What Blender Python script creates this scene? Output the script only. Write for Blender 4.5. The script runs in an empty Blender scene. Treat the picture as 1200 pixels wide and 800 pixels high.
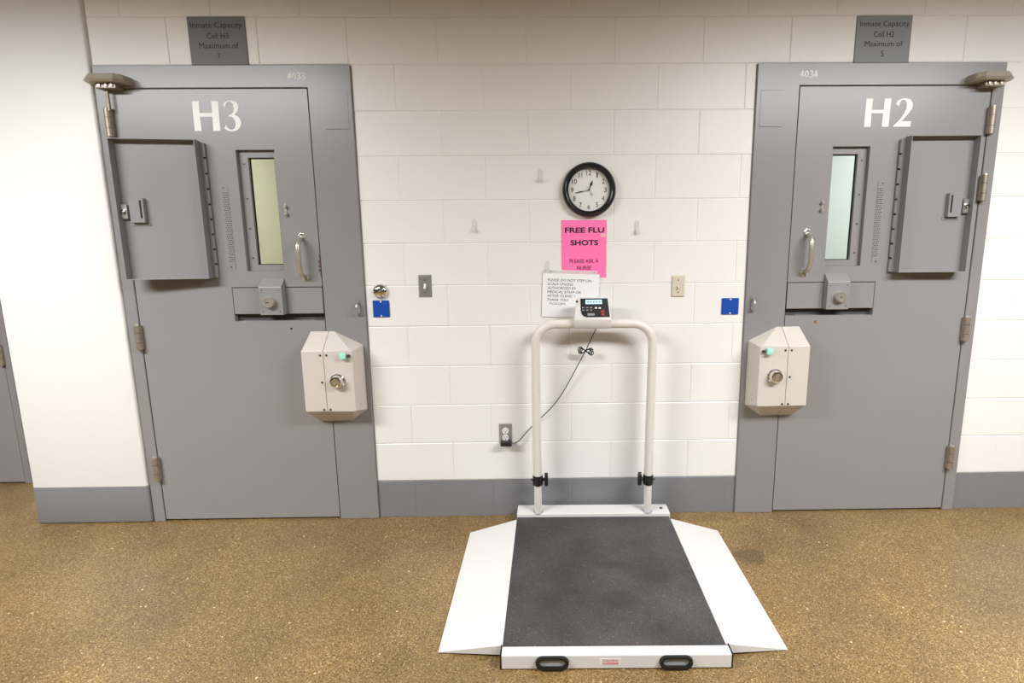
import bpy, bmesh, math, random
from mathutils import Matrix, Vector
random.seed(7)
SC = bpy.context.scene
COL = SC.collection
PI = math.pi

# ------------------------------------------------------------------ camera
f_px, pit, yaw, rol = 609.78, 0.1609, 0.0134, -0.0082
cam_d = bpy.data.cameras.new('camera')
cam = bpy.data.objects.new('camera', cam_d)
COL.objects.link(cam)
cam_d.sensor_width = 36.0
cam_d.lens = f_px * 36.0 / 1200.0
cam_d.shift_x = -42.456 / 1200.0
cam_d.shift_y = -16.06 / 1200.0
cam_d.clip_start = 0.05
fw = Vector((math.sin(yaw) * math.cos(pit), math.cos(yaw) * math.cos(pit), -math.sin(pit)))
rt = Vector((math.cos(yaw), -math.sin(yaw), 0))
up = rt.cross(fw)
r2 = rt * math.cos(rol) + up * math.sin(rol)
u2 = -rt * math.sin(rol) + up * math.cos(rol)
M = Matrix((r2, u2, -fw)).transposed().to_4x4()
M.translation = Vector((0.0562, -2.5645, 1.419))
cam.matrix_world = M
SC.camera = cam

# ------------------------------------------------------------------ world, lamps, exposure
w = bpy.data.worlds.new('world')
SC.world = w
w.use_nodes = True
w.node_tree.nodes['Background'].inputs[0].default_value = (1, 0.97, 0.93, 1)
w.node_tree.nodes['Background'].inputs[1].default_value = 0.05
SC.view_settings.view_transform = 'Standard'
SC.view_settings.look = 'None'
SC.view_settings.gamma = 1.0
SC.view_settings.use_curve_mapping = False
SC.view_settings.exposure = 0.95
CEIL = 2.78
LAMPS = [(-2.75, -2.15), (2.45, -2.15)]          # ceiling troffers of the corridor (x, y)
LAMP_W = 88.0
LAMP_COL = (0.968, 0.982, 1.0)
LAMP_SPREAD = math.radians(171)
CELL_W = (16.0, 20.0)


def area_lamp(name, loc, sx, sy, watts, col, parent=None):
    d = bpy.data.lights.new(name, 'AREA')
    d.shape = 'RECTANGLE'
    d.size, d.size_y = sx, sy
    d.energy = watts
    d.color = col
    d.spread = LAMP_SPREAD
    o = bpy.data.objects.new(name, d)
    COL.objects.link(o)
    o.location = loc
    if parent:
        o.parent = parent
    return o


# ------------------------------------------------------------------ materials
def newmat(name):
    m = bpy.data.materials.new(name)
    m.use_nodes = True
    nt = m.node_tree
    return m, nt, nt.nodes['Principled BSDF']


def srgb(r, g, b):
    def c(v):
        v /= 255.0
        return v / 12.92 if v <= 0.04045 else ((v + 0.055) / 1.055) ** 2.4
    return (c(r), c(g), c(b), 1.0)


def simple(name, col, rough=0.5, metal=0.0, bump=0.0, bscale=200.0, var=0.0, vscale=6.0, spec=0.5, coat=0.0):
    m, nt, b = newmat(name)
    b.inputs['Base Color'].default_value = col
    b.inputs['Roughness'].default_value = rough
    b.inputs['Metallic'].default_value = metal
    b.inputs['Specular IOR Level'].default_value = spec
    b.inputs['Coat Weight'].default_value = coat
    tc = nt.nodes.new('ShaderNodeTexCoord')
    if bump > 0:
        n = nt.nodes.new('ShaderNodeTexNoise')
        n.inputs['Scale'].default_value = bscale
        n.inputs['Detail'].default_value = 3
        nt.links.new(tc.outputs['Object'], n.inputs['Vector'])
        bp = nt.nodes.new('ShaderNodeBump')
        bp.inputs['Strength'].default_value = bump
        bp.inputs['Distance'].default_value = 0.002
        nt.links.new(n.outputs['Fac'], bp.inputs['Height'])
        nt.links.new(bp.outputs['Normal'], b.inputs['Normal'])
    if var > 0:
        n2 = nt.nodes.new('ShaderNodeTexNoise')
        n2.inputs['Scale'].default_value = vscale
        n2.inputs['Detail'].default_value = 5
        nt.links.new(tc.outputs['Object'], n2.inputs['Vector'])
        mx = nt.nodes.new('ShaderNodeMix')
        mx.data_type = 'RGBA'
        mx.inputs['A'].default_value = tuple(c * (1 - var) for c in col[:3]) + (1,)
        mx.inputs['B'].default_value = tuple(min(1, c * (1 + var)) for c in col[:3]) + (1,)
        nt.links.new(n2.outputs['Fac'], mx.inputs['Factor'])
        nt.links.new(mx.outputs['Result'], b.inputs['Base Color'])
    return m


MT = {}
MT['wall'] = simple('block_paint', srgb(233, 231, 228), 0.38, bump=0.35, bscale=160, var=0.015, vscale=9)
MT['mortar'] = simple('mortar_paint', srgb(231, 229, 226), 0.45, bump=0.2, bscale=120)
MT['pier'] = simple('pier_paint', srgb(230, 229, 227), 0.45, bump=0.12, bscale=60, var=0.01)
MT['base'] = simple('base_paint', srgb(124, 125, 128), 0.45, bump=0.45, bscale=120, var=0.05, vscale=12)
MT['door'] = simple('door_paint', srgb(141, 139, 139), 0.29, bump=0.10, bscale=260, var=0.03, vscale=5)
MT['frame'] = simple('frame_paint', srgb(138, 136, 136), 0.29, bump=0.10, bscale=220, var=0.03, vscale=5)
MT['dark'] = simple('dark_recess', srgb(70, 70, 72), 0.7, var=0.1)
MT['seam'] = simple('gasket_black', srgb(24, 24, 25), 0.8)  # black for gaskets and slots, also stands in for shade in door gaps
MT['nickel'] = simple('tarnished_nickel', srgb(196, 190, 180), 0.3, metal=0.65, var=0.15, vscale=60)
MT['bronze'] = simple('worn_hinge_metal', srgb(158, 148, 134), 0.42, metal=0.55, var=0.3, vscale=50)
MT['chrome'] = simple('chrome', srgb(225, 224, 220), 0.14, metal=1.0)
MT['steel'] = simple('brushed_steel', srgb(176, 176, 174), 0.33, metal=0.7, var=0.08, vscale=80)
MT['putty'] = simple('putty_powder_coat', srgb(204, 197, 189), 0.45, bump=0.2, bscale=500, var=0.02)
MT['screw'] = simple('dark_screw', srgb(88, 86, 82), 0.4, metal=0.7)
MT['mint'] = simple('mint_plastic', srgb(168, 232, 212), 0.2)
MT['pivot'] = simple('pivot_cover_paint', srgb(176, 170, 158), 0.4, metal=0.3, var=0.12, vscale=40)
MT['farwall'] = simple('far_wall_paint', srgb(140, 138, 134), 0.6)
MT['blue'] = simple('blue_plastic', srgb(20, 72, 165), 0.35, var=0.05)
MT['whitepl'] = simple('white_plastic', srgb(235, 233, 228), 0.35)
MT['ivory'] = simple('ivory_plastic', srgb(206, 198, 180), 0.4)
MT['black'] = simple('black_plastic', srgb(26, 26, 28), 0.35)
MT['blackr'] = simple('black_clock_rim', srgb(20, 20, 23), 0.28)
MT['scale'] = simple('scale_powder_coat', srgb(220, 218, 215), 0.4, bump=0.1, bscale=500, var=0.015)
MT['rail'] = simple('rail_powder_coat', srgb(220, 215, 207), 0.38, var=0.01)
MT['pink'] = simple('pink_paper', srgb(255, 120, 182), 0.75, bump=0.03, bscale=20)
MT['paper'] = simple('white_paper', srgb(238, 237, 238), 0.7)
MT['ink'] = simple('black_ink', srgb(30, 28, 30), 0.7)
MT['inkm'] = simple('maroon_ink', srgb(110, 28, 70), 0.7)
MT['inkr'] = simple('red_ink', srgb(205, 60, 70), 0.6)
MT['inkg'] = simple('grey_ink', srgb(150, 148, 146), 0.7)
MT['letter'] = simple('white_lettering', srgb(250, 250, 248), 0.5)
MT['plate'] = simple('grey_sign_plate', srgb(104, 103, 104), 0.5, var=0.03)
MT['plate2'] = simple('green_grey_sign_plate', srgb(128, 132, 132), 0.5, var=0.03)
MT['face'] = simple('clock_face', srgb(246, 245, 240), 0.6)
MT['rust'] = simple('rust_mark', srgb(120, 84, 50), 0.8)
MT['chip'] = simple('chipped_primer', srgb(92, 62, 54), 0.7)
MT['handlehole'] = simple('grey_handle_recess', srgb(160, 165, 172), 0.4)
MT['ceil'] = simple('ceiling_tile', srgb(170, 168, 163), 0.8, bump=0.2, bscale=90)
MT['cellY'] = simple('cell_paint_yellow', srgb(218, 216, 203), 0.6)
MT['cellG'] = simple('cell_paint_mint', srgb(218, 224, 219), 0.6)


def glassmat(name, tint, rough=0.03):
    m, nt, b = newmat(name)
    nt.nodes.remove(b)
    out = nt.nodes['Material Output']
    tr = nt.nodes.new('ShaderNodeBsdfTransparent')
    tr.inputs[0].default_value = tint
    gl = nt.nodes.new('ShaderNodeBsdfGlossy')
    gl.inputs['Roughness'].default_value = rough
    mx = nt.nodes.new('ShaderNodeMixShader')
    mx.inputs[0].default_value = 0.05
    nt.links.new(tr.outputs[0], mx.inputs[1])
    nt.links.new(gl.outputs[0], mx.inputs[2])
    nt.links.new(mx.outputs[0], out.inputs[0])
    return m


MT['glassY'] = glassmat('yellow_tinted_glass', (0.94, 0.945, 0.86, 1))
MT['glassG'] = glassmat('mint_tinted_glass', (0.945, 0.97, 0.955, 1))
MT['lens'] = glassmat('clear_lens', (0.99, 0.99, 0.99, 1), 0.02)
MT['clear'] = glassmat('clear_film', (0.93, 0.93, 0.93, 1), 0.12)


def clear_hook():
    m, nt, b = newmat('clear_hook_plastic')
    b.inputs['Base Color'].default_value = srgb(240, 240, 238)
    b.inputs['Roughness'].default_value = 0.2
    b.inputs['Alpha'].default_value = 0.5
    return m


MT['hook'] = clear_hook()
MT['tape'] = clear_hook()
MT['tape'].node_tree.nodes['Principled BSDF'].inputs['Alpha'].default_value = 0.3  # pale film: glare on the tape is put into its colour


def emis(name, col, s):
    m, nt, b = newmat(name)
    b.inputs['Base Color'].default_value = col
    b.inputs['Emission Color'].default_value = col
    b.inputs['Emission Strength'].default_value = s
    return m


MT['lcd'] = emis('lcd_screen', srgb(170, 205, 245), 0.35)
MT['diff'] = emis('lamp_diffuser', (1, 0.96, 0.9, 1), 4.0)


def floor_mat():
    m, nt, b = newmat('speckled_floor')
    N, L = nt.nodes.new, nt.links.new
    tc = N('ShaderNodeTexCoord')
    vo = N('ShaderNodeTexVoronoi')
    vo.inputs['Scale'].default_value = 300
    L(tc.outputs['Object'], vo.inputs['Vector'])
    sep = N('ShaderNodeSeparateColor')
    L(vo.outputs['Color'], sep.inputs[0])
    rp = N('ShaderNodeValToRGB')
    e = rp.color_ramp.elements
    e[0].position, e[0].color = 0.0, srgb(84, 64, 36)
    e[1].position, e[1].color = 1.0, srgb(205, 186, 146)
    for p, c in ((0.2, (116, 92, 52)), (0.5, (136, 110, 64)), (0.82, (152, 126, 78)), (0.96, (174, 150, 102))):
        k = rp.color_ramp.elements.new(p)
        k.color = srgb(*c)
    L(sep.outputs[0], rp.inputs[0])
    # slow mottling
    n1 = N('ShaderNodeTexNoise')
    n1.inputs['Scale'].default_value = 1.7
    n1.inputs['Detail'].default_value = 6
    n1.inputs['Roughness'].default_value = 0.6
    L(tc.outputs['Object'], n1.inputs['Vector'])
    r1 = N('ShaderNodeValToRGB')
    r1.color_ramp.elements[0].position, r1.color_ramp.elements[0].color = 0.34, (0.70, 0.67, 0.66, 1)
    r1.color_ramp.elements[1].position, r1.color_ramp.elements[1].color = 0.66, (1.08, 1.05, 1.0, 1)
    L(n1.outputs['Fac'], r1.inputs[0])
    mu = N('ShaderNodeMix')
    mu.data_type = 'RGBA'
    mu.blend_type = 'MULTIPLY'
    mu.inputs['Factor'].default_value = 1
    L(rp.outputs[0], mu.inputs['A'])
    L(r1.outputs[0], mu.inputs['B'])
    # rare pale chips
    v2 = N('ShaderNodeTexVoronoi')
    v2.inputs['Scale'].default_value = 75
    v2.inputs['Randomness'].default_value = 1
    L(tc.outputs['Object'], v2.inputs['Vector'])
    s2 = N('ShaderNodeSeparateColor')
    L(v2.outputs['Color'], s2.inputs[0])
    g1 = N('ShaderNodeMath')
    g1.operation = 'GREATER_THAN'
    g1.inputs[1].default_value = 0.99
    L(s2.outputs[1], g1.inputs[0])
    g2 = N('ShaderNodeMath')
    g2.operation = 'LESS_THAN'
    g2.inputs[1].default_value = 0.30
    L(v2.outputs['Distance'], g2.inputs[0])
    g3 = N('ShaderNodeMath')
    g3.operation = 'MULTIPLY'
    L(g1.outputs[0], g3.inputs[0])
    L(g2.outputs[0], g3.inputs[1])
    m2 = N('ShaderNodeMix')
    m2.data_type = 'RGBA'
    L(g3.outputs[0], m2.inputs['Factor'])
    L(mu.outputs['Result'], m2.inputs['A'])
    m2.inputs['B'].default_value = srgb(216, 196, 152)
    prev = m2.outputs['Result']
    # worn stains with their own outline
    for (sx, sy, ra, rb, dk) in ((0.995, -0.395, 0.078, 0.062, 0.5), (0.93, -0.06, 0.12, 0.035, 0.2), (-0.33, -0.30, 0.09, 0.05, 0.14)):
        mp = N('ShaderNodeMapping')
        mp.inputs['Location'].default_value = (-sx / ra, -sy / rb, 0)
        mp.inputs['Scale'].default_value = (1 / ra, 1 / rb, 0)
        L(tc.outputs['Object'], mp.inputs['Vector'])
        ln = N('ShaderNodeVectorMath')
        ln.operation = 'LENGTH'
        L(mp.outputs[0], ln.inputs[0])
        ns = N('ShaderNodeTexNoise')
        ns.inputs['Scale'].default_value = 18
        L(tc.outputs['Object'], ns.inputs['Vector'])
        ad = N('ShaderNodeMath')
        ad.operation = 'ADD'
        L(ln.outputs['Value'], ad.inputs[0])
        L(ns.outputs['Fac'], ad.inputs[1])
        mr = N('ShaderNodeMapRange')
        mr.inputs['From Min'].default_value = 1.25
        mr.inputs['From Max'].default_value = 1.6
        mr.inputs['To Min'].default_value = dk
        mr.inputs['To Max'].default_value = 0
        L(ad.outputs[0], mr.inputs['Value'])
        mm = N('ShaderNodeMix')
        mm.data_type = 'RGBA'
        L(mr.outputs[0], mm.inputs['Factor'])
        L(prev, mm.inputs['A'])
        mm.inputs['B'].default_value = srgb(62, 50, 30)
        prev = mm.outputs['Result']
    L(prev, b.inputs['Base Color'])
    b.inputs['Roughness'].default_value = 0.42
    b.inputs['Coat Weight'].default_value = 0.5
    b.inputs['Coat Roughness'].default_value = 0.3
    bp = N('ShaderNodeBump')
    bp.inputs['Strength'].default_value = 0.2
    bp.inputs['Distance'].default_value = 0.002
    L(vo.outputs['Distance'], bp.inputs['Height'])
    L(bp.outputs['Normal'], b.inputs['Normal'])
    return m


MT['floor'] = floor_mat()


def rubber_mat():
    m, nt, b = newmat('speckled_rubber')
    N, L = nt.nodes.new, nt.links.new
    tc = N('ShaderNodeTexCoord')
    n1 = N('ShaderNodeTexNoise')
    n1.inputs['Scale'].default_value = 4
    n1.inputs['Detail'].default_value = 6
    L(tc.outputs['Object'], n1.inputs['Vector'])
    r1 = N('ShaderNodeValToRGB')
    r1.color_ramp.elements[0].position, r1.color_ramp.elements[0].color = 0.3, srgb(52, 51, 52)
    r1.color_ramp.elements[1].position, r1.color_ramp.elements[1].color = 0.75, srgb(80, 78, 78)
    L(n1.outputs['Fac'], r1.inputs[0])
    v = N('ShaderNodeTexVoronoi')
    v.inputs['Scale'].default_value = 260
    L(tc.outputs['Object'], v.inputs['Vector'])
    s = N('ShaderNodeSeparateColor')
    L(v.outputs['Color'], s.inputs[0])
    r2_ = N('ShaderNodeValToRGB')
    r2_.color_ramp.elements[0].position, r2_.color_ramp.elements[0].color = 0.0, (0.72, 0.72, 0.72, 1)
    r2_.color_ramp.elements[1].position, r2_.color_ramp.elements[1].color = 0.97, (1.2, 1.18, 1.18, 1)
    k = r2_.color_ramp.elements.new(1.0)
    k.color = (2.6, 2.6, 2.5, 1)
    L(s.outputs[0], r2_.inputs[0])
    mu = N('ShaderNodeMix')
    mu.data_type = 'RGBA'
    mu.blend_type = 'MULTIPLY'
    mu.inputs['Factor'].default_value = 1
    L(r1.outputs[0], mu.inputs['A'])
    L(r2_.outputs[0], mu.inputs['B'])
    prev = mu.outputs['Result']
    for (sx, sy, ra, rb) in ((0.2185, -0.479, 0.07, 0.05), (0.044, -0.621, 0.09, 0.06), (0.04, -0.40, 0.08, 0.035)):
        mp = N('ShaderNodeMapping')
        mp.inputs['Location'].default_value = (-sx / ra, -sy / rb, 0)
        mp.inputs['Scale'].default_value = (1 / ra, 1 / rb, 0)
        L(tc.outputs['Object'], mp.inputs['Vector'])
        ln = N('ShaderNodeVectorMath')
        ln.operation = 'LENGTH'
        L(mp.outputs[0], ln.inputs[0])
        mr = N('ShaderNodeMapRange')
        mr.inputs['From Min'].default_value = 0.6
        mr.inputs['From Max'].default_value = 1.1
        mr.inputs['To Min'].default_value = 0.4
        mr.inputs['To Max'].default_value = 0
        L(ln.outputs['Value'], mr.inputs['Value'])
        mm = N('ShaderNodeMix')
        mm.data_type = 'RGBA'
        L(mr.outputs[0], mm.inputs['Factor'])
        L(prev, mm.inputs['A'])
        mm.inputs['B'].default_value = srgb(40, 39, 40)
        prev = mm.outputs['Result']
    L(prev, b.inputs['Base Color'])
    b.inputs['Roughness'].default_value = 0.6
    bp = N('ShaderNodeBump')
    bp.inputs['Strength'].default_value = 0.35
    bp.inputs['Distance'].default_value = 0.0015
    L(v.outputs['Distance'], bp.inputs['Height'])
    L(bp.outputs['Normal'], b.inputs['Normal'])
    return m


MT['rubber'] = rubber_mat()


# ------------------------------------------------------------------ helpers
def link(name, me, mat, parent=None):
    o = bpy.data.objects.new(name, me)
    if mat:
        me.materials.clear()
        me.materials.append(MT[mat])
    COL.objects.link(o)
    if parent:
        o.parent = parent
    return o


def tag(o, label=None, cat=None, group=None, kind=None):
    if label:
        o['label'] = label
    if cat:
        o['category'] = cat
    if group:
        o['group'] = group
    if kind:
        o['kind'] = kind
    return o


def empty(name, loc=(0, 0, 0), rz=0.0):
    o = bpy.data.objects.new(name, None)
    o.empty_display_size = 0.05
    COL.objects.link(o)
    o.location = loc
    o.rotation_euler = (0, 0, rz)
    return o


class MB:
    """collects simple solids into one mesh"""

    def __init__(self):
        self.v, self.f = [], []

    def add(self, vs, fs):
        n = len(self.v)
        self.v += [tuple(p) for p in vs]
        self.f += [tuple(i + n for i in q) for q in fs]
        return self

    def box(self, x0, x1, y0, y1, z0, z1):
        x0, x1 = min(x0, x1), max(x0, x1)
        y0, y1 = min(y0, y1), max(y0, y1)
        z0, z1 = min(z0, z1), max(z0, z1)
        vs = [(x0, y0, z0), (x1, y0, z0), (x1, y1, z0), (x0, y1, z0), (x0, y0, z1), (x1, y0, z1), (x1, y1, z1), (x0, y1, z1)]
        fs = [(0, 3, 2, 1), (4, 5, 6, 7), (0, 1, 5, 4), (1, 2, 6, 5), (2, 3, 7, 6), (3, 0, 4, 7)]
        return self.add(vs, fs)

    def hull(self, a, b):
        """loop a and loop b (same count) joined, both capped"""
        n = len(a)
        fs = [tuple(range(n)), tuple(range(2 * n - 1, n - 1, -1))]
        fs += [(i, i + n, (i + 1) % n + n, (i + 1) % n) for i in range(n)]
        return self.add(list(a) + list(b), fs)

    def prism_y(self, poly, y0, y1):
        return self.hull([(x, y0, z) for x, z in poly], [(x, y1, z) for x, z in poly])

    def prism_x(self, poly, x0, x1):
        return self.hull([(x0, y, z) for y, z in poly], [(x1, y, z) for y, z in poly])

    def prism_z(self, poly, z0, z1):
        return self.hull([(x, y, z0) for x, y in poly], [(x, y, z1) for x, y in poly])

    def cyl(self, a, b, r, n=20, r2=None):
        a, b = Vector(a), Vector(b)
        d = (b - a).normalized()
        s = d.orthogonal().normalized()
        t = d.cross(s)
        r2 = r if r2 is None else r2
        A = [a + (s * math.cos(2 * PI * i / n) + t * math.sin(2 * PI * i / n)) * r for i in range(n)]
        B = [b + (s * math.cos(2 * PI * i / n) + t * math.sin(2 * PI * i / n)) * r2 for i in range(n)]
        return self.hull(A, B)

    def lathe(self, prof, c, axis=(0, -1, 0), n=32):
        """prof: (radius, distance along axis)"""
        c, ax = Vector(c), Vector(axis).normalized()
        s = ax.orthogonal().normalized()
        t = ax.cross(s)
        rings = []
        vs, fs = [], []
        for r, h in prof:
            if r < 1e-6:
                rings.append([len(vs)])
                vs.append(c + ax * h)
            else:
                rings.append(list(range(len(vs), len(vs) + n)))
                vs += [c + ax * h + (s * math.cos(2 * PI * i / n) + t * math.sin(2 * PI * i / n)) * r for i in range(n)]
        for A, B in zip(rings[:-1], rings[1:]):
            for i in range(n):
                j = (i + 1) % n
                if len(A) == 1 and len(B) == 1:
                    continue
                if len(A) == 1:
                    fs.append((A[0], B[i], B[j]))
                elif len(B) == 1:
                    fs.append((A[i], A[j], B[0]))
                else:
                    fs.append((A[i], A[j], B[j], B[i]))
        return self.add(vs, fs)

    def tube(self, pts, r, n=12, radii=None):
        pts = [Vector(p) for p in pts]
        rings = []
        ref = None
        for i, p in enumerate(pts):
            d = (pts[min(i + 1, len(pts) - 1)] - pts[max(i - 1, 0)]).normalized()
            if ref is None:
                ref = d.orthogonal().normalized()
            ref = (ref - d * ref.dot(d)).normalized()
            t = d.cross(ref)
            rr = radii[i] if radii else r
            rings.append([p + (ref * math.cos(2 * PI * k / n) + t * math.sin(2 * PI * k / n)) * rr for k in range(n)])
        vs = [v for R in rings for v in R]
        fs = []
        for i in range(len(pts) - 1):
            for k in range(n):
                fs.append((i * n + k, i * n + (k + 1) % n, (i + 1) * n + (k + 1) % n, (i + 1) * n + k))
        fs.append(tuple(range(n)))
        fs.append(tuple(range((len(pts) - 1) * n, len(pts) * n)))
        return self.add(vs, fs)

    def plate(self, x0, x1, z0, z1, y0, y1, holes):
        """slab in the XZ plane from y0 to y1 with rectangular holes"""
        x0, x1 = min(x0, x1), max(x0, x1)
        H = [(min(a, b), max(a, b), c, d) for a, b, c, d in holes]
        xs = sorted({x0, x1} | {min(max(q, x0), x1) for h in H for q in h[:2]})
        zs = sorted({z0, z1} | {min(max(q, z0), z1) for h in H for q in h[2:]})
        nx, nz = len(xs), len(zs)
        solid = {}
        for i in range(nx - 1):
            for k in range(nz - 1):
                cx, cz = (xs[i] + xs[i + 1]) / 2, (zs[k] + zs[k + 1]) / 2
                solid[i, k] = not any(h[0] < cx < h[1] and h[2] < cz < h[3] for h in H)
        vs = [(x, y, z) for y in (y0, y1) for z in zs for x in xs]

        def vi(i, k, s):
            return s * nx * nz + k * nx + i
        fs = []
        for (i, k), ok in solid.items():
            if not ok:
                continue
            fs.append((vi(i, k, 0), vi(i + 1, k, 0), vi(i + 1, k + 1, 0), vi(i, k + 1, 0)))
            fs.append((vi(i, k, 1), vi(i, k + 1, 1), vi(i + 1, k + 1, 1), vi(i + 1, k, 1)))
            for (di, dk, a, b) in ((-1, 0, (i, k), (i, k + 1)), (1, 0, (i + 1, k), (i + 1, k + 1)), (0, -1, (i, k), (i + 1, k)), (0, 1, (i, k + 1), (i + 1, k + 1))):
                if not solid.get((i + di, k + dk), False):
                    fs.append((vi(*a, 0), vi(*b, 0), vi(*b, 1), vi(*a, 1)))
        return self.add(vs, fs)

    def build(self, name, mat, parent=None, bevel=0.0, segs=1, smooth=False, recalc=True, xf=None):
        bm = bmesh.new()
        bv = [bm.verts.new(p) for p in self.v]
        for q in self.f:
            try:
                bm.faces.new([bv[i] for i in q])
            except ValueError:
                pass
        bmesh.ops.delete(bm, geom=[v for v in bm.verts if not v.link_faces], context='VERTS')
        if recalc:
            bmesh.ops.recalc_face_normals(bm, faces=bm.faces)
        if bevel > 0:
            es = [e for e in bm.edges if len(e.link_faces) == 2 and e.calc_face_angle(0) > 0.35]
            bmesh.ops.bevel(bm, geom=es, offset=bevel, segments=segs, profile=0.5, affect='EDGES', clamp_overlap=True)
        if smooth:
            for fc in bm.faces:
                fc.smooth = True
            for e in bm.edges:
                if len(e.link_faces) == 2 and e.calc_face_angle(0) > 0.7:
                    e.smooth = False
        if xf is not None:
            bmesh.ops.transform(bm, matrix=xf, verts=bm.verts)
        me = bpy.data.meshes.new(name)
        bm.to_mesh(me)
        bm.free()
        return link(name, me, mat, parent)


def catmull(pts, n=6, closed=False):
    pts = [Vector(p) for p in pts]
    out = []
    N = len(pts)
    rng = N if closed else N - 1
    for i in range(rng):
        if closed:
            p0, p1, p2, p3 = pts[i - 1], pts[i], pts[(i + 1) % N], pts[(i + 2) % N]
        else:
            p0, p1, p2, p3 = pts[max(i - 1, 0)], pts[i], pts[i + 1], pts[min(i + 2, N - 1)]
        for k in range(n):
            t = k / n
            out.append(0.5 * ((2 * p1) + (p2 - p0) * t + (2 * p0 - 5 * p1 + 4 * p2 - p3) * t * t + (3 * p1 - p0 - 3 * p2 + p3) * t ** 3))
    if not closed:
        out.append(pts[-1])
    return out


def curve_mesh(cu):
    o = bpy.data.objects.new('tmp', cu)
    COL.objects.link(o)
    dg = bpy.context.evaluated_depsgraph_get()
    dg.update()
    me = bpy.data.meshes.new_from_object(o.evaluated_get(dg))
    bpy.data.objects.remove(o)
    bpy.data.curves.remove(cu)
    return me


def place_flat(me, x0, x1, z0, z1, y, rot=0.0):
    """fit a flat XY mesh into a rectangle on the XZ plane, facing -Y"""
    xs = [v.co.x for v in me.vertices]
    ys = [v.co.y for v in me.vertices]
    ax, bx, ay, by = min(xs), max(xs), min(ys), max(ys)
    sx = (x1 - x0) / (bx - ax)
    sz = (z1 - z0) / (by - ay) if z1 is not None else sx
    zt = (by - ay) * sz
    cx, cz = (x0 + x1) / 2, z0 + zt / 2
    for v in me.vertices:
        px = x0 + (v.co.x - ax) * sx - cx
        pz = z0 + (v.co.y - ay) * sz - cz
        v.co = Vector((cx + px * math.cos(rot) - pz * math.sin(rot), y - v.co.z, cz + px * math.sin(rot) + pz * math.cos(rot)))
    return me


def words(name, body, x0, x1, z0, z1, y, mat, parent, bold=0.0, shear=0.0, rot=0.0, pivot=None):
    cu = bpy.data.curves.new('tmp', 'FONT')
    cu.body = body
    cu.size = 1
    cu.resolution_u = 3
    cu.offset = bold
    cu.shear = shear
    cu.extrude = 0.0
    me = curve_mesh(cu)
    place_flat(me, x0, x1, z0, z1, y)
    if pivot:
        for v in me.vertices:
            dx, dz = v.co.x - pivot[0], v.co.z - pivot[1]
            v.co.x = pivot[0] + dx * math.cos(rot) - dz * math.sin(rot)
            v.co.z = pivot[1] + dx * math.sin(rot) + dz * math.cos(rot)
    return link(name, me, mat, parent)


GL = {
    'H': [[(152, 172), (275, 172), (268, 384), (484, 384), (487, 172), (612, 172), (604, 430), (602, 705), (475, 705), (481, 450), (266, 450), (271, 705), (146, 705), (148, 430)]],
    '3': [[(753, 265), (713, 215), (742, 175), (799, 148), (870, 143), (948, 165), (988, 215), (987, 270), (956, 330), (901, 378), (963, 410), (1007, 470), (1011, 530), (985, 590), (930, 640), (848, 660), (759, 650), (694, 605), (735, 545), (754, 600), (801, 630), (841, 632), (883, 610), (907, 550), (901, 480), (871, 430), (843, 415), (788, 410), (791, 385), (847, 372), (885, 340), (901, 280), (893, 215), (867, 172), (828, 160), (787, 175), (764, 205)]],
    '2': [[(755, 330), (697, 280), (723, 225), (781, 185), (860, 172), (951, 190), (1004, 240), (1023, 300), (1008, 370), (958, 450), (894, 530), (828, 603), (1018, 603), (1010, 705), (680, 705), (684, 685), (759, 610), (824, 530), (868, 450), (898, 370), (903, 290), (884, 235), (842, 205), (802, 210), (775, 250)]],
    '4': [[(640, 0), (760, 0), (760, 330), (840, 330), (840, 400), (760, 400), (760, 520), (640, 520), (640, 400), (420, 400), (420, 330)], [(640, 120), (640, 330), (505, 330)]],
    '0': [[(200 + 190 * math.cos(a), 260 - 265 * math.sin(a)) for a in [2 * PI * i / 28 for i in range(28)]],
          [(200 + 85 * math.cos(a), 260 - 225 * math.sin(a)) for a in [2 * PI * i / 28 for i in range(28)]]],
}


def glyph_mesh(ch, bold=0.0):
    cu = bpy.data.curves.new('tmp', 'CURVE')
    cu.dimensions = '2D'
    cu.fill_mode = 'BOTH'
    cu.extrude = 0.0
    cu.offset = bold
    for loop in GL[ch]:
        sp = cu.splines.new('POLY')
        sp.points.add(len(loop) - 1)
        for p, (x, y) in zip(sp.points, loop):
            p.co = (x / 1000, -y / 1000, 0, 1)
        sp.use_cyclic_u = True
    return curve_mesh(cu)


def glyph(ch, x0, x1, z0, z1, y, mat, parent, bold=0.0):
    return link('painted_character', place_flat(glyph_mesh(ch, bold), x0, x1, z0, z1, y), mat, parent)


# ------------------------------------------------------------------ the setting
B, H = 0.4064, 0.2032
D1, D2 = -0.807, 1.070              # latch-side outer edges of the two frames
FW, FH = 1.168, 2.233               # frame width, height
PIER_X0, PIER_X1, PIER_Y = -2.566, -1.981, -0.02

fl = MB().box(-9.2, 9.2, -7.2, 3.4, -0.12, 0).build('floor', 'floor')
tag(fl, 'brown speckled epoxy floor of the corridor', 'floor', kind='structure')
ce = MB().box(-9.2, 9.2, -7.2, 3.4, CEIL, CEIL + 0.1).build('ceiling', 'ceil')
tag(ce, 'plain off-white corridor ceiling', 'ceiling', kind='structure')

holes = [(D1 - FW, D1, -0.1, FH), (D2, D2 + FW, -0.1, FH)]
wb = MB().plate(PIER_X1 + 0.0005, 9.0, 0, CEIL, 0.0021, 0.16, holes).build('wall_back', 'mortar')
tag(wb, 'painted white concrete block wall between the two cell doors', 'wall', kind='structure')
bb = empty('baseboard_back', (0, 0, 0))
tag(bb, 'grey painted bottom course of blocks along the white wall', 'baseboard', kind='structure')

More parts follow.
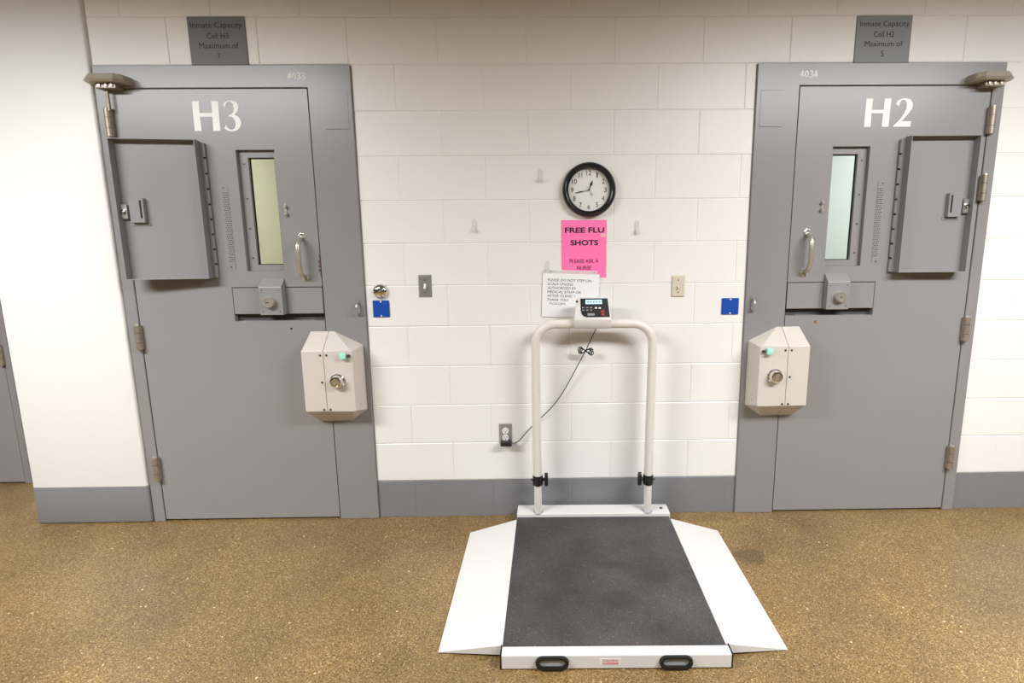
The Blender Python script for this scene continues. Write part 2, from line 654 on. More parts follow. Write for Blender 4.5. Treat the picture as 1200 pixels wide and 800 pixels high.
for (xa, xb) in ((D1 + 0.001, D2 - 0.001), (D2 + FW + 0.001, 3.6)):
    MB().box(xa, xb, 0.0010, 0.0020, 0, H).build('base_mortar', 'base', bb)

cache = {}


def block_mesh(wd, ht, key):
    k = (round(wd, 3), round(ht, 3), key)
    if k in cache:
        return cache[k]
    g, c = 0.0016, 0.0028
    a, b_ = wd / 2 - g, ht / 2 - g
    rings = [[(-a + c, 0, -b_ + c), (a - c, 0, -b_ + c), (a - c, 0, b_ - c), (-a + c, 0, b_ - c)],
             [(-a, 0.0019, -b_), (a, 0.0019, -b_), (a, 0.0019, b_), (-a, 0.0019, b_)],
             [(-a, 0.02, -b_), (a, 0.02, -b_), (a, 0.02, b_), (-a, 0.02, b_)]]
    vs = [p for r in rings for p in r]
    fs = [(0, 1, 2, 3)]
    for q in (0, 1):
        for i in range(4):
            j = (i + 1) % 4
            fs.append((q * 4 + i, (q + 1) * 4 + i, (q + 1) * 4 + j, q * 4 + j))
    me = bpy.data.meshes.new('block')
    me.from_pydata(vs, [], fs)
    me.materials.append(MT[key])
    cache[k] = me
    return me


def segs_for(c):
    z0, z1 = c * H, (c + 1) * H
    if z1 <= FH + 0.01:
        return [(D1, D2), (D2 + FW, 3.6)]
    return [(PIER_X1, 3.6)]


ncourse = 13
for c in range(ncourse):
    off = 0.5 * B if c % 2 == 0 else 0.0
    z0, z1 = c * H, min((c + 1) * H, CEIL - 0.002)
    for (sa, sb) in segs_for(c):
        k0 = math.floor((sa - off) / B) - 1
        cuts = [sa]
        k = k0
        while off + k * B < sb:
            x = off + k * B
            if x > sa + 0.03 and x < sb - 0.03:
                cuts.append(x + random.choice((-1, 0, 0, 1)) * 0.003)
            k += 1
        cuts.append(sb)
        for xa, xb in zip(cuts[:-1], cuts[1:]):
            key = 'base' if c == 0 else 'wall'
            o = bpy.data.objects.new('block', block_mesh(xb - xa, z1 - z0, key))
            COL.objects.link(o)
            o.parent = bb if c == 0 else wb
            o.location = ((xa + xb) / 2, -0.0008 * random.random(), (z0 + z1) / 2)

wl = MB().box(PIER_X0, PIER_X1, PIER_Y, 0.62, 0, CEIL).build('wall_left', 'pier', bevel=0.012, segs=3, smooth=True)
tag(wl, 'smooth white pier beside the H3 door frame', 'wall', kind='structure')
bl = MB().box(PIER_X0 - 0.0015, PIER_X1 + 0.0015, PIER_Y - 0.0015, 0.3, 0, 0.2085).build('baseboard_left', 'base', bevel=0.012, segs=3, smooth=True)
tag(bl, 'grey painted band at the foot of the smooth white pier', 'baseboard', kind='structure')
wa = MB().plate(-9.0, PIER_X0 - 0.0005, 0, CEIL, 0.47, 0.62, [(-4.15, -3.057, -0.1, FH)]).build('wall_alcove', 'pier')
tag(wa, 'recessed white wall holding the grey door behind the pier', 'wall', kind='structure')
ws = MB().box(-9.15, -9.0, -7.0, 0.62, 0, CEIL).build('wall_end', 'farwall')
tag(ws, 'beige end wall of the corridor beyond the pier', 'wall', kind='structure')
wr = MB().box(9.0, 9.15, -7.0, 0.16, 0, CEIL).build('wall_right', 'farwall')
tag(wr, 'beige end wall of the corridor beyond the H2 door', 'wall', kind='structure')
wf = MB().box(-9.0, 9.0, -7.0, -6.85, 0, CEIL).build('wall_front', 'farwall')
tag(wf, 'beige corridor wall facing the two cell doors', 'wall', kind='structure')

# cells behind the two doors (seen through the narrow panes)
for (xa, xb, key, nm, lb, wt) in ((-2.45, -0.15, 'cellY', 'wall_cell', 'pale yellow cell walls seen through the H3 door pane', CELL_W[0]),
                                  (0.45, 2.75, 'cellG', 'wall_cell_far', 'pale mint cell walls seen through the H2 door pane', CELL_W[1])):
    m = MB().box(xa, xb, 3.0, 3.1, 0, CEIL).box(xa - 0.1, xa, 0.161, 3.1, 0, CEIL).box(xb, xb + 0.1, 0.161, 3.1, 0, CEIL)
    tag(m.build(nm, key), lb, 'wall', kind='structure')
    lx = (xa + xb) / 2
    L_ = empty('ceiling_lamp', (lx, 1.7, CEIL))
    tag(L_, 'square ceiling lamp inside the cell behind the %s door' % ('H3' if key == 'cellY' else 'H2'), 'lamp', 'ceiling lamps')
    MB().plate(-0.32, 0.32, -0.32, 0.32, 0, 0.03, [(-0.29, 0.29, -0.29, 0.29)]).build('lamp_frame', 'whitepl', L_, xf=Matrix.Rotation(-PI / 2, 4, 'X') @ Matrix.Translation((0, 0, 0)))
    MB().box(-0.29, 0.29, -0.29, 0.29, -0.012, -0.002).build('diffuser', 'diff', L_)
    area_lamp('lamp_light', (0, 0, -0.04), 0.56, 0.56, wt, LAMP_COL, L_)

for i, (lx, ly) in enumerate(LAMPS):
    L_ = empty('ceiling_troffer', (lx, ly, CEIL))
    tag(L_, 'long ceiling light panel over the corridor %s' % ('beside the pier' if i == 0 else 'in front of the H2 door'), 'lamp', 'corridor ceiling lights')
    m = MB().box(-1.22, 1.22, -0.32, -0.28, -0.03, -0.001).box(-1.22, 1.22, 0.28, 0.32, -0.03, -0.001).box(-1.22, -1.18, -0.28, 0.28, -0.03, -0.001).box(1.18, 1.22, -0.28, 0.28, -0.03, -0.001)
    m.build('lamp_frame', 'whitepl', L_)
    MB().box(-1.18, 1.18, -0.28, 0.28, -0.014, -0.002).build('diffuser', 'diff', L_)
    area_lamp('lamp_light', (0, 0, -0.035), 2.34, 0.54, LAMP_W, LAMP_COL, L_)


# ------------------------------------------------------------------ cell doors
def cell_door(idx, X0, s, word, number, glass, hatch_w, hatch_ang, stain):
    """local x = s*u, u measured from the latch-side outer edge of the frame"""
    D = empty('door_%d' % idx, (X0, 0, 0))
    tag(D, 'grey steel cell door painted %s with open window cover' % word, 'door', kind='structure')
    FY, LY = -0.012, -0.009

    def X(u):
        return s * u

    LU0, LU1, LT = 0.2045, 1.1075, 2.1305
    # frame: three members round the leaf
    m = MB().plate(X(0.0005), X(FW - 0.0005), 0.0, FH - 0.0005, FY, 0.15, [(X(LU0 - 0.004), X(LU1 + 0.004), -0.1, LT + 0.004)])
    m.build('door_frame', 'frame', D, bevel=0.0025)
    MB().plate(X(LU0 - 0.0038), X(LU1 + 0.0038), 0.0, LT + 0.0038, -0.003, 0.05, [(X(LU0 - 0.0002), X(LU1 + 0.0002), -0.1, LT + 0.0002)]).build('door_stop', 'seam', D)  # black strip in the gap, shade put into its colour
    # leaf with openings for the pane and the food port
    win = (X(0.380), X(0.559), 1.297, 1.861)
    port = (X(LU0 - 0.01), X(0.643), 1.052, 1.219)
    leaf = MB().plate(X(LU0), X(LU1), 0.011, LT, LY, 0.035, [win, port]).build('door_leaf', 'door', D, bevel=0.0012)
    # pane: deep reveal, inner steel frame, glass
    W = empty('window', (0, 0, 0))
    W.parent = D
    MB().plate(win[0] + s * 0.0005, win[1] - s * 0.0005, 1.2975, 1.8605, 0.012, 0.034,
               [(X(0.394), X(0.516), 1.326, 1.829)]).build('pane_frame', 'door', W, bevel=0.001)
    MB().plate(X(0.3935), X(0.5165), 1.3255, 1.8295, 0.026, 0.033, [(X(0.398), X(0.512), 1.330, 1.825)]).build('gasket', 'seam', W)
    MB().box(X(0.3975), X(0.5125), 0.028, 0.031, 1.3295, 1.8255).build('pane', glass, W)
    for zz in (1.36, 1.5, 1.64, 1.8):
        MB().lathe([(0.0, 0.002), (0.004, 0.002), (0.005, 0.0)], (X(0.537), 0.012, zz), n=10).build('screw', 'screw', W)
    # food port: pocket, flap, lock bracket
    MB().plate(X(LU0 + 0.0005), X(0.6425), 1.0525, 1.2185, 0.020, 0.034, []).build('port_pocket', 'dark', D)
    MB().box(X(LU0 + 0.05), X(0.61), -0.007, 0.0195, 1.0525, 1.0545).build('port_sill', 'door', D)
    flap = MB().box(X(LU0 + 0.002), X(0.640), LY - 0.001, 0.0195, 1.088, 1.2155).build('port_flap', 'door', D, bevel=0.001)
    cu_ = 0.440 if idx == 1 else 0.441
    br = MB()
    y_f, hw = -0.047, 0.055
    prof = [(LY - 0.0012, 1.087), (y_f, 1.087), (y_f, 1.222), (-0.040, 1.229), (LY - 0.0002, 1.262), (LY - 0.0002, 1.2165), (LY - 0.0012, 1.215)]
    br.prism_x(prof, X(cu_ - hw), X(cu_ + hw))
    brk = br.build('port_lock', 'door', D, bevel=0.0018)
    kc = (X(cu_ + 0.005), y_f, 1.150)
    MB().lathe([(0.027, 0.0), (0.027, 0.020), (0.0245, 0.024), (0.018, 0.024), (0.017, 0.022), (0.0, 0.022)], kc, n=28).build('lock_cylinder', 'nickel', brk, smooth=True)
    MB().box(kc[0] - 0.009, kc[0] + 0.004, y_f - 0.0235, y_f - 0.0215, 1.1485, 1.1515).build('keyway', 'seam', brk)
    for dx, dz in ((-0.04, 1.205), (0.04, 1.205), (-0.04, 1.103), (0.04, 1.103)):
        MB().lathe([(0, 0.001), (0.003, 0.001), (0.003, 0)], (X(cu_) + dx, y_f, dz), n=8).build('rivet', 'screw', brk)
    # louvre strip with punched holes
    vx0, vx1 = X(0.611), X(0.655)
    MB().box(vx0, vx1, LY - 0.0016, LY - 0.0001, 1.309, 1.699).build('vent_strip', 'door', D)
    hm = MB()
    rows = 33
    for r in range(rows):
        for c in range(3):
            hx = X(0.6255) + (c - 1) * 0.0088 + (0.0044 if r % 2 else 0) - 0.0022
            hz = 1.345 + r * 0.0100
            hm.add([(hx + 0.0027 * math.cos(a), LY - 0.0019, hz + 0.0027 * math.sin(a)) for a in [PI / 3 * q for q in range(6)]], [(0, 1, 2, 3, 4, 5)])
    tag(hm.build('vent_holes', 'seam', D, recalc=False), kind='stuff')
    for zz in (1.318, 1.69):
        MB().lathe([(0, 0.0015), (0.004, 0.0015), (0.004, 0)], (X(0.633), LY - 0.0016, zz), n=8).build('screw', 'screw', D)
    # small bolts beside the pane
    MB().box(X(0.343), X(0.353), LY - 0.004, LY - 0.0001, 1.553, 1.615).build('bolt_plate', 'nickel', D, bevel=0.001)
    for zz in (1.566, 1.600):
        MB().lathe([(0.008, 0), (0.008, 0.008), (0.005, 0.012), (0, 0.012)], (X(0.346), LY - 0.004, zz), n=12).build('bolt_head', 'nickel', D, smooth=True)
    # pull handle
    hu = 0.283
    Hd = empty('pull_handle', (0, 0, 0))
    Hd.parent = D
    pts = catmull([(X(hu), LY - 0.004, 1.452), (X(hu), LY - 0.034, 1.443), (X(hu), LY - 0.052, 1.415), (X(hu), LY - 0.056, 1.362), (X(hu), LY - 0.052, 1.309), (X(hu), LY - 0.034, 1.281), (X(hu), LY - 0.004, 1.272)], 6)
    n = len(pts)
    MB().tube(pts, 0.01, 12, [0.0085 + 0.0035 * math.sin(PI * i / (n - 1)) ** 0.6 if 0 < i < n - 1 else 0.009 for i in range(n)]).build('grip', 'nickel', Hd, smooth=True)
    for zz in (1.462, 1.263):
        MB().lathe([(0, 0.006), (0.012, 0.006), (0.018, 0.004), (0.020, 0)], (X(hu), LY - 0.0001, zz), n=6).build('rose', 'nickel', Hd)
        MB().lathe([(0, 0.003), (0.004, 0.002), (0.005, 0)], (X(hu) + 0.004, LY - 0.0062, zz + (0.009 if zz > 1.4 else -0.009)), n=8).build('screw', 'screw', Hd)
    # hinges on the far edge
    hz = [1.980, 0.978, 0.296] if idx == 1 else [1.972, 1.663, 0.978, 0.300]
    for z in hz:
        hg = MB().cyl((X(1.112), -0.026, z - 0.06), (X(1.112), -0.026, z + 0.06), 0.0145, 16)
        hg.box(X(1.096), X(1.128), -0.026, FY + 0.0005, z - 0.058, z + 0.058)
        hg = hg.build('hinge', 'bronze', D, smooth=True)
        for zz in (-0.0235, 0.0235):
            MB().cyl((X(1.112), -0.026, z + zz - 0.0012), (X(1.112), -0.026, z + zz + 0.0012), 0.0149, 16).build('knuckle_gap', 'screw', hg)
        MB().lathe([(0.012, 0.0), (0.011, 0.006), (0.006, 0.009), (0, 0.009)], (X(1.112), -0.026, z + 0.06), axis=(0, 0, 1), n=14).build('pin_cap', 'nickel', hg, smooth=True)
    # top pivot: beige cover over a bolted bracket
    P = empty('top_pivot', (0, 0, 0))
    P.parent = D
    u0, u1 = (0.985, 1.178) if idx == 1 else (0.975, 1.168)
    zt = 2.178 if idx == 1 else 2.172
    plan_b = [(X(u0), FY - 0.0005), (X(u1), FY - 0.0005), (X(u1 - 0.004), -0.062), (X(u1 - 0.045), -0.098), (X(u0 + 0.03), -0.098), (X(u0 + 0.004), -0.07)]
    plan_a = [(X(u0 + 0.01), FY - 0.0005), (X(u1 - 0.01), FY - 0.0005), (X(u1 - 0.015), -0.055), (X(u1 - 0.052), -0.086), (X(u0 + 0.038), -0.086), (X(u0 + 0.014), -0.062)]
    mm = MB()
    mm.hull([(x, y, zt - 0.024) for x, y in plan_b], [(x, y, zt) for x, y in plan_a])
    mm.hull([(x, y, zt - 0.034) for x, y in plan_a], [(x, y, zt - 0.0241) for x, y in plan_b])
    mm.build('pivot_cover', 'pivot', P, bevel=0.001)
    mm = MB().box(X(1.035), X(1.125), -0.06, LY - 0.0005, zt - 0.056, zt - 0.0345)
    mm.build('pivot_bracket', 'bronze', P, bevel=0.002)
    for q in (1.05, 1.075, 1.105):
        MB().lathe([(0, 0.006), (0.006, 0.006), (0.007, 0)], (X(q), -0.06, zt - 0.045), n=6).build('bolt_head', 'nickel', P)
    if idx == 1:
        MB().cyl((X(1.098), -0.03, 2.032), (X(1.098), -0.03, zt - 0.06), 0.006, 10).build('pivot_rod', 'bronze', P, smooth=True)
    # cover plate on the wide stile
    MB().box(X(0.020), X(0.127), FY - 0.0016, FY - 0.0001, 1.952, 2.112).build('stile_plate', 'frame', D)
    for zz in ((2.112, 1.9505) if idx == 2 else (1.9505,)):
        MB().box(X(0.020), X(0.127), FY - 0.0012, FY - 0.0001, zz, zz + 0.0015).build('plate_seam', 'dark', D)
    # padlock eye on the wide stile
    eu = 0.034
    eye = MB().box(X(eu - 0.010), X(eu + 0.010), FY - 0.004, FY - 0.0001, 1.070, 1.155).build('padlock_eye', 'frame', D, bevel=0.003)
    ring = catmull([(X(eu), -0.004 + FY, 1.083), (X(eu), -0.022 + FY, 1.09), (X(eu), -0.03 + FY, 1.112), (X(eu), -0.022 + FY, 1.134), (X(eu), -0.004 + FY, 1.141)], 5)
    MB().tube(ring, 0.0055, 10).build('eye_ring', 'steel', eye, smooth=True)
    # window cover: shallow steel tray swung open over the leaf
    Hx = 0.703
    C = empty('window_cover', (X(Hx), -0.016, 0))
    C.parent = D
    C.rotation_euler = (0, 0, -s * hatch_ang)
    zb, ztop, yb, yf, tk = 1.266, 1.900, -0.008, -0.050, 0.003
    w_ = hatch_w
    tr = MB().box(X(0.012), X(0.012 + w_), yb, yb - tk, zb, ztop)
    tray = tr.build('cover_sheet', 'door', C)
    rim = MB()
    rim.box(X(0.012), X(0.012 + tk), yf, yb - tk, zb, ztop)
    rim.box(X(0.012 + w_ - tk), X(0.012 + w_), yf, yb - tk, zb, ztop)
    rim.box(X(0.012 + tk), X(0.012 + w_ - tk), yf, yb - tk, ztop - tk, ztop)
    rim.box(X(0.012 + tk), X(0.012 + w_ - tk), yf, yb - tk, zb, zb + tk)
    rim.build('cover_rim', 'door', C)
    nk = 9
    for q in range(nk):
        z0 = zb + 0.002 + q * (ztop - zb - 0.004) / nk
        z1 = z0 + (ztop - zb - 0.004) / nk - 0.009
        MB().cyl((X(0.0), 0, z0), (X(0.0), 0, z1), 0.0098, 12).build('hinge_knuckle', 'door', C, smooth=True)
    MB().cyl((X(0.0), 0, zb + 0.004), (X(0.0), 0, ztop - 0.012), 0.005, 8).build('hinge_pin', 'seam', C)
    MB().box(X(0.0), X(0.014), -0.006, -0.0095, zb + 0.002, ztop - 0.002).build('hinge_strip', 'door', C)
    # lock housing and latch inside the tray
    hx = 0.012 + w_ - 0.105
    yk = yb - tk
    hs = MB().box(X(hx), X(hx + 0.062), yk - 0.022, yk - 0.0001, 1.528, 1.640)
    lh = hs.build('latch_housing', 'door', C, bevel=0.0015)
    MB().box(X(hx - 0.012), X(hx + 0.074), yk - 0.004, yk - 0.0001, 1.514, 1.527).build('housing_flange', 'door', C, bevel=0.001)
    MB().box(X(hx + 0.008), X(hx + 0.016), yk - 0.0226, yk - 0.0222, 1.548, 1.630).build('housing_slot', 'seam', C)  # black strip painted in for the shadow side of the housing
    kp = 0.012 + w_ - 0.030
    k_ = MB().box(X(kp), X(kp + 0.026), yk - 0.018, yk - 0.0001, 1.545, 1.612).build('latch', 'steel', C, bevel=0.002)
    MB().lathe([(0.009, 0), (0.009, 0.012), (0.006, 0.015), (0, 0.015)], (X(kp + 0.012), yk - 0.018, 1.580), n=14).build('latch_knob', 'chrome', C, smooth=True)
    # painted lettering
    pr = empty('painted_sign', (0, 0, 0))
    pr.parent = D
    yl = LY - 0.0012
    if idx == 1:
        glyph('H', -1.543 - X0, -1.421 - X0, 1.946, 2.078, yl, 'letter', pr)
        glyph('3', -1.406 - X0, -1.325 - X0, 1.944, 2.080, yl, 'letter', pr)
        xs = -1.094
    else:
        glyph('H', 1.588 - X0, 1.708 - X0, 1.949, 2.076, yl, 'letter', pr)
        glyph('2', 1.727 - X0, 1.813 - X0, 1.949, 2.077, yl, 'letter', pr)
        xs = 1.268
    nb = empty('painted_number', (0, 0, 0))
    nb.parent = D
    for q, ch in enumerate(number):
        x0 = xs - X0 + q * 0.0212
        glyph(ch, x0, x0 + 0.0185, 2.168, 2.199, FY - 0.0012, 'letter', nb, 0.018)
    # wear
    if stain:
        MB().lathe([(0, 0.0004), (0.006, 0.0004), (0.008, 0)], (X(0.357), LY - 0.0001, 1.02), n=10).build('rust_spot', 'rust', D)
    else:
        for q in range(5):
            zz = 1.262 + q * 0.022 + random.random() * 0.008
            MB().box(X(LU0 + 0.0005), X(LU0 + 0.004 + 0.006 * random.random()), LY - 0.0004, LY - 0.0001, zz, zz + 0.016).build('paint_chip', 'chip', D)
        MB().lathe([(0, 0.0004), (0.005, 0.0004), (0.006, 0)], (X(0.372), LY - 0.0001, 1.013), n=8).build('screw_hole', 'seam', D)
    return D


cell_door(1, D1, -1, 'H3', '4033', 'glassY', 0.362, math.radians(6.5), False)
cell_door(2, D2, 1, 'H2', '4034', 'glassG', 0.325, math.radians(0.6), True)

# door in the recess behind the pier
d3 = empty('door_3', (-3.057, 0.47, 0))
tag(d3, 'grey steel door in the recess behind the white pier', 'door', kind='structure')
MB().plate(-1.0925, -0.0005, 0, FH - 0.0005, -0.012, 0.14, [(-1.02, -0.036, -0.1, 2.131)]).build('door_frame', 'frame', d3, bevel=0.002)
MB().box(-1.016, -0.040, -0.009, 0.035, 0.011, 2.127).build('door_leaf', 'door', d3, bevel=0.001)
MB().plate(-1.0195, -0.0365, 0, 2.1305, 0.036, 0.05, [(-0.99, -0.07, -0.1, 2.1)]).build('door_stop', 'seam', d3)
for z in (0.80, 1.95):
    hg = MB().cyl((-0.040, -0.024, z - 0.06), (-0.040, -0.024, z + 0.06), 0.013, 14)
    hg.box(-0.054, -0.026, -0.024, -0.0125, z - 0.058, z + 0.058)
    hg.build('hinge', 'bronze', d3, smooth=True)


# ------------------------------------------------------------------ lock boxes across the door gaps
def lock_box(X0, s, label):
    T = empty('lock_box', (X0, -0.0125, 0.53))
    tag(T, label, 'lock', 'putty coloured lock boxes over the door gaps')

    def P(u, y, z):
        return (s * u, y, z - 0.53)

    DF = -0.098                     # front face depth
    # back outline / front outline in (u, z); split at the gap u = .203 (back) and .178 (front)
    sb, sf = 0.187, 0.182
    # frame-side half
    backF = [(0.022, 0.597), (0.022, 0.930), (0.163, 1.000), (sb, 1.000), (sb, 0.537), (0.105, 0.537)]
    frontF = [(0.040, 0.611), (0.040, 0.918), (0.060, 0.9185), (sf, 0.9185), (sf, 0.611), (0.075, 0.611)]
    sideF = [(0.021, 0.597), (0.021, 0.930)]
    m = MB()
    A = [P(u, 0, z) for u, z in backF]
    B_ = [P(0.044, DF * 0.97, 0.620), P(0.044, DF * 0.97, 0.917), P(0.053, DF, 0.9185), P(sf, DF, 0.9185), P(sf, DF, 0.619), P(0.053, DF, 0.619)]
    # rim ring keeps the chamfered side facet distinct
    m.hull(A, B_)
    fh = m.build('frame_half', 'putty', T, bevel=0.002)
    backD = [(sb + 0.0015, 1.000), (0.276, 1.000), (0.282, 0.985), (0.282, 0.560), (0.262, 0.537), (sb + 0.0015, 0.537)]
    frontD = [P(sf + 0.0015, DF, 0.9185), P(0.288, DF, 0.9185), P(0.2885, DF, 0.910), P(0.2885, DF, 0.628), P(0.288, DF, 0.619), P(sf + 0.0015, DF, 0.619)]
    dh = MB().hull([P(u, 0, z) for u, z in backD], frontD).build('door_half', 'putty', T, bevel=0.002)
    # knob
    kx, kz = 0.123, 0.770
    kb = MB().lathe([(0.036, 0.0), (0.036, 0.004), (0.031, 0.008), (0.030, 0.022), (0.027, 0.028), (0.020, 0.030), (0.018, 0.026), (0.0, 0.026)], P(kx, DF - 0.001, kz), n=32).build('lock_knob', 'chrome', T, smooth=True)
    c = P(kx, DF - 0.028, kz)
    MB().box(c[0] - 0.0015, c[0] + 0.0015, c[1] - 0.0005, c[1] + 0.001, c[2] - 0.010, c[2] + 0.004).build('keyway', 'seam', kb)
    MB().lathe([(0.010, 0), (0.010, 0.003), (0.0, 0.003)], (c[0], c[1] + 0.002, c[2]), n=16).build('key_plug', 'steel', kb, smooth=True)
    # mint coloured tag clip
    tz = 0.895
    tg = MB().box(s * 0.070, s * 0.100, DF - 0.022, DF - 0.0015, tz - 0.53 - 0.014, tz - 0.53 + 0.016).build('mint_tag', 'mint', T, bevel=0.004, segs=2, smooth=True)
    MB().lathe([(0.007, 0), (0.007, 0.01), (0, 0.012)], P(0.060, DF - 0.0005, tz), n=10).build('tag_stud', 'screw', T, smooth=True)
    for (u, z) in ((0.168, 0.898), (0.198, 0.898), (0.198, 0.765), (0.168, 0.628), (0.198, 0.628)):
        MB().lathe([(0.0055, 0), (0.0045, 0.0025), (0, 0.003)], P(u, DF - 0.0003, z), n=10).build('screw', 'screw', T)
    for z in (0.905, 0.640):
        MB().lathe([(0.005, 0), (0.004, 0.003), (0, 0.003)], P(0.038, DF * 0.56, z), axis=(-s * 0.9, -0.45, 0), n=10).build('screw', 'screw', T)
    return T


lock_box(D1, -1, 'putty coloured faceted steel lock box on the H3 door')
lock_box(D2, 1, 'putty coloured faceted steel lock box on the H2 door')


# ------------------------------------------------------------------ capacity signs above the doors
def capacity_sign(x0, x1, z0, z1, lines, mat, label):
    t = empty('capacity_sign', ((x0 + x1) / 2, -0.001, z0))
    tag(t, label, 'sign', 'capacity signs above the doors')
    hw, hh = (x1 - x0) / 2, z1 - z0
    MB().box(-hw, hw, -0.005, -0.0012, 0.001, hh).build('sign_plate', mat, t, bevel=0.0008)
    for body, a, b, c, d in lines:
        words('lettering', body, (a - 0.5) * 2 * hw, (b - 0.5) * 2 * hw, c * hh, d * hh, -0.0056, 'ink', t)


capacity_sign(-1.5265, -1.2695, 2.2335, 2.4385, [('Inmate Capacity', 0.05, 0.95, 0.735, 0.885), ('Cell H3', 0.32, 0.70, 0.545, 0.665), ('Maximum of', 0.17, 0.86, 0.345, 0.465), ('7', 0.475, 0.525, 0.135, 0.245)],
              'plate', 'dark grey capacity sign for cell H3 above the door')
capacity_sign(1.5185, 1.7745, 2.2335, 2.4365, [('Inmate Capacity', 0.06, 0.95, 0.735, 0.885), ('Cell H2', 0.32, 0.69, 0.545, 0.665), ('Maximum of', 0.17, 0.86, 0.345, 0.465), ('5', 0.475, 0.53, 0.135, 0.255)],
              'plate2', 'grey capacity sign for cell H2 above the door')

# ------------------------------------------------------------------ clock
ck = empty('wall_clock', (0.2905, -0.001, 1.6685))
tag(ck, 'round black rimmed wall clock above the pink notice', 'clock')
MB().lathe([(0.118, 0.0), (0.127, 0.006), (0.1275, 0.018), (0.121, 0.030), (0.112, 0.035), (0.103, 0.031), (0.0985, 0.022), (0.098, 0.006), (0.0, 0.006), (0.0, 0.0)], (0, 0, 0), n=64).build('clock_rim', 'blackr', ck, smooth=True)
MB().lathe([(0.0, 0.0095), (0.0978, 0.0095), (0.0978, 0.007)], (0, 0, 0), n=64).build('clock_face', 'face', ck)
for h in range(1, 13):
    a = PI / 2 - 2 * PI * h / 12
    r = 0.0790
    cx, cz = r * math.cos(a) - 0.001, r * math.sin(a)
    hw = 0.0062 if h < 10 else 0.0115
    if h == 1:
        hw = 0.0032
    if h == 11:
        hw = 0.008
    words('numeral', str(h), cx - hw, cx + hw, cz - 0.0112, cz + 0.0112, -0.0098, 'ink', ck, bold=0.0 if h in (1, 4) else 0.008)


def hand(name, ang, length, wid, tail, y, mat):
    d = Vector((math.sin(ang), 0, math.cos(ang)))
    n = Vector((d.z, 0, -d.x))
    pts = [(-tail, wid * 0.35), (length * 0.35, wid * 0.3), (length * 0.62, wid), (length, 0.0006)]
    loop = [d * t + n * w_ for t, w_ in pts] + [d * t - n * w_ for t, w_ in reversed(pts)]
    return MB().hull([(p.x, y, p.z) for p in loop], [(p.x, y - 0.001, p.z) for p in loop]).build(name, mat, ck)


hand('hour_hand', math.radians(21), 0.046, 0.0058, 0.004, -0.0115, 'ink')
hand('minute_hand', math.radians(258), 0.070, 0.0026, 0.004, -0.0135, 'ink')
hand('second_hand', math.radians(147), 0.034, 0.0014, 0.022, -0.0155, 'ink')
MB().lathe([(0.004, 0.0), (0.004, 0.004), (0, 0.005)], (0, -0.0125, 0), n=14).build('hand_pin', 'ink', ck)
MB().lathe([(0.0, 0.0225), (0.05, 0.0218), (0.097, 0.0205), (0.097, 0.0195), (0.0, 0.0215)], (0, 0, 0), n=48).build('clock_lens', 'lens', ck, smooth=True)

# ------------------------------------------------------------------ notices
pk = empty('pink_notice', (0.268, -0.001, 1.2505))
tag(pk, 'pink paper notice about free flu shots under the clock', 'notice')
# sheet with a slight curl
gx, gz = 8, 10
vs = []
for k in range(gz + 1):
    for i in range(gx + 1):
        x = -0.109 + 0.218 * i / gx
        z = 0.278 * k / gz
        y = -0.0014 - 0.0012 * (1 - math.cos(PI * k / gz)) * 0.3
        vs.append((x, y, z))
vs2 = [(x, y + 0.0006, z) for x, y, z in vs]
fs = [(k * (gx + 1) + i, k * (gx + 1) + i + 1, (k + 1) * (gx + 1) + i + 1, (k + 1) * (gx + 1) + i) for k in range(gz) for i in range(gx)]
nn = len(vs)
MB().add(vs + vs2, fs + [tuple(q + nn for q in reversed(f_)) for f_ in fs]).build('sheet', 'pink', pk, smooth=True)
yy = -0.0028
words('lettering', 'FREE FLU', -0.093, 0.098, 0.217, 0.243, yy, 'ink', pk, bold=0.028)
words('lettering', 'SHOTS', -0.066, 0.069, 0.157, 0.183, yy, 'ink', pk, bold=0.028)
words('lettering', 'PLEASE ASK A', -0.070, 0.071, 0.072, 0.091, yy, 'inkm', pk)
words('lettering', 'NURSE', -0.034, 0.035, 0.040, 0.058, yy, 'inkm', pk)
MB().box(0.078, 0.106, -0.0035, -0.0031, 0.196, 0.213).build('tape', 'tape', pk)

wn = empty('white_notice', (0.1975, -0.0045, 1.0555))
tag(wn, 'white notice in a clear sleeve behind the scale display', 'notice')
wn.rotation_euler = (0, math.radians(2.2), 0)
MB().box(-0.1395, 0.1395, -0.0016, -0.0004, 0.0, 0.216).build('sheet', 'paper', wn)
MB().box(-0.127, 0.127, -0.0014, -0.0006, 0.2165, 0.232).build('sleeve_edge', 'hook', wn)
for xx in (-0.10, 0.03, 0.115):
    MB().lathe([(0.0035, 0), (0.0035, 0.001), (0, 0.0012)], (xx, -0.0014, 0.225), n=8).build('sleeve_hole', 'inkg', wn)
lines = ['PLEASE DO NOT STEP ON', 'SCALE UNLESS', 'AUTHORIZED BY', 'MEDICAL STAFF OR', 'AFTER CLINIC !', 'THANK YOU!']
wid = [0.216, 0.125, 0.142, 0.166, 0.137, 0.105]
for i, (ln, wd) in enumerate(zip(lines, wid)):
    z = 0.1765 - i * 0.0195
    words('lettering', ln, -0.115, -0.115 + wd, z, z + 0.0125, -0.0021, 'ink', wn, shear=0.12)
words('lettering', 'TCSO/JPS', -0.104, -0.024, 0.058, 0.0705, -0.0021, 'ink', wn, shear=0.12)


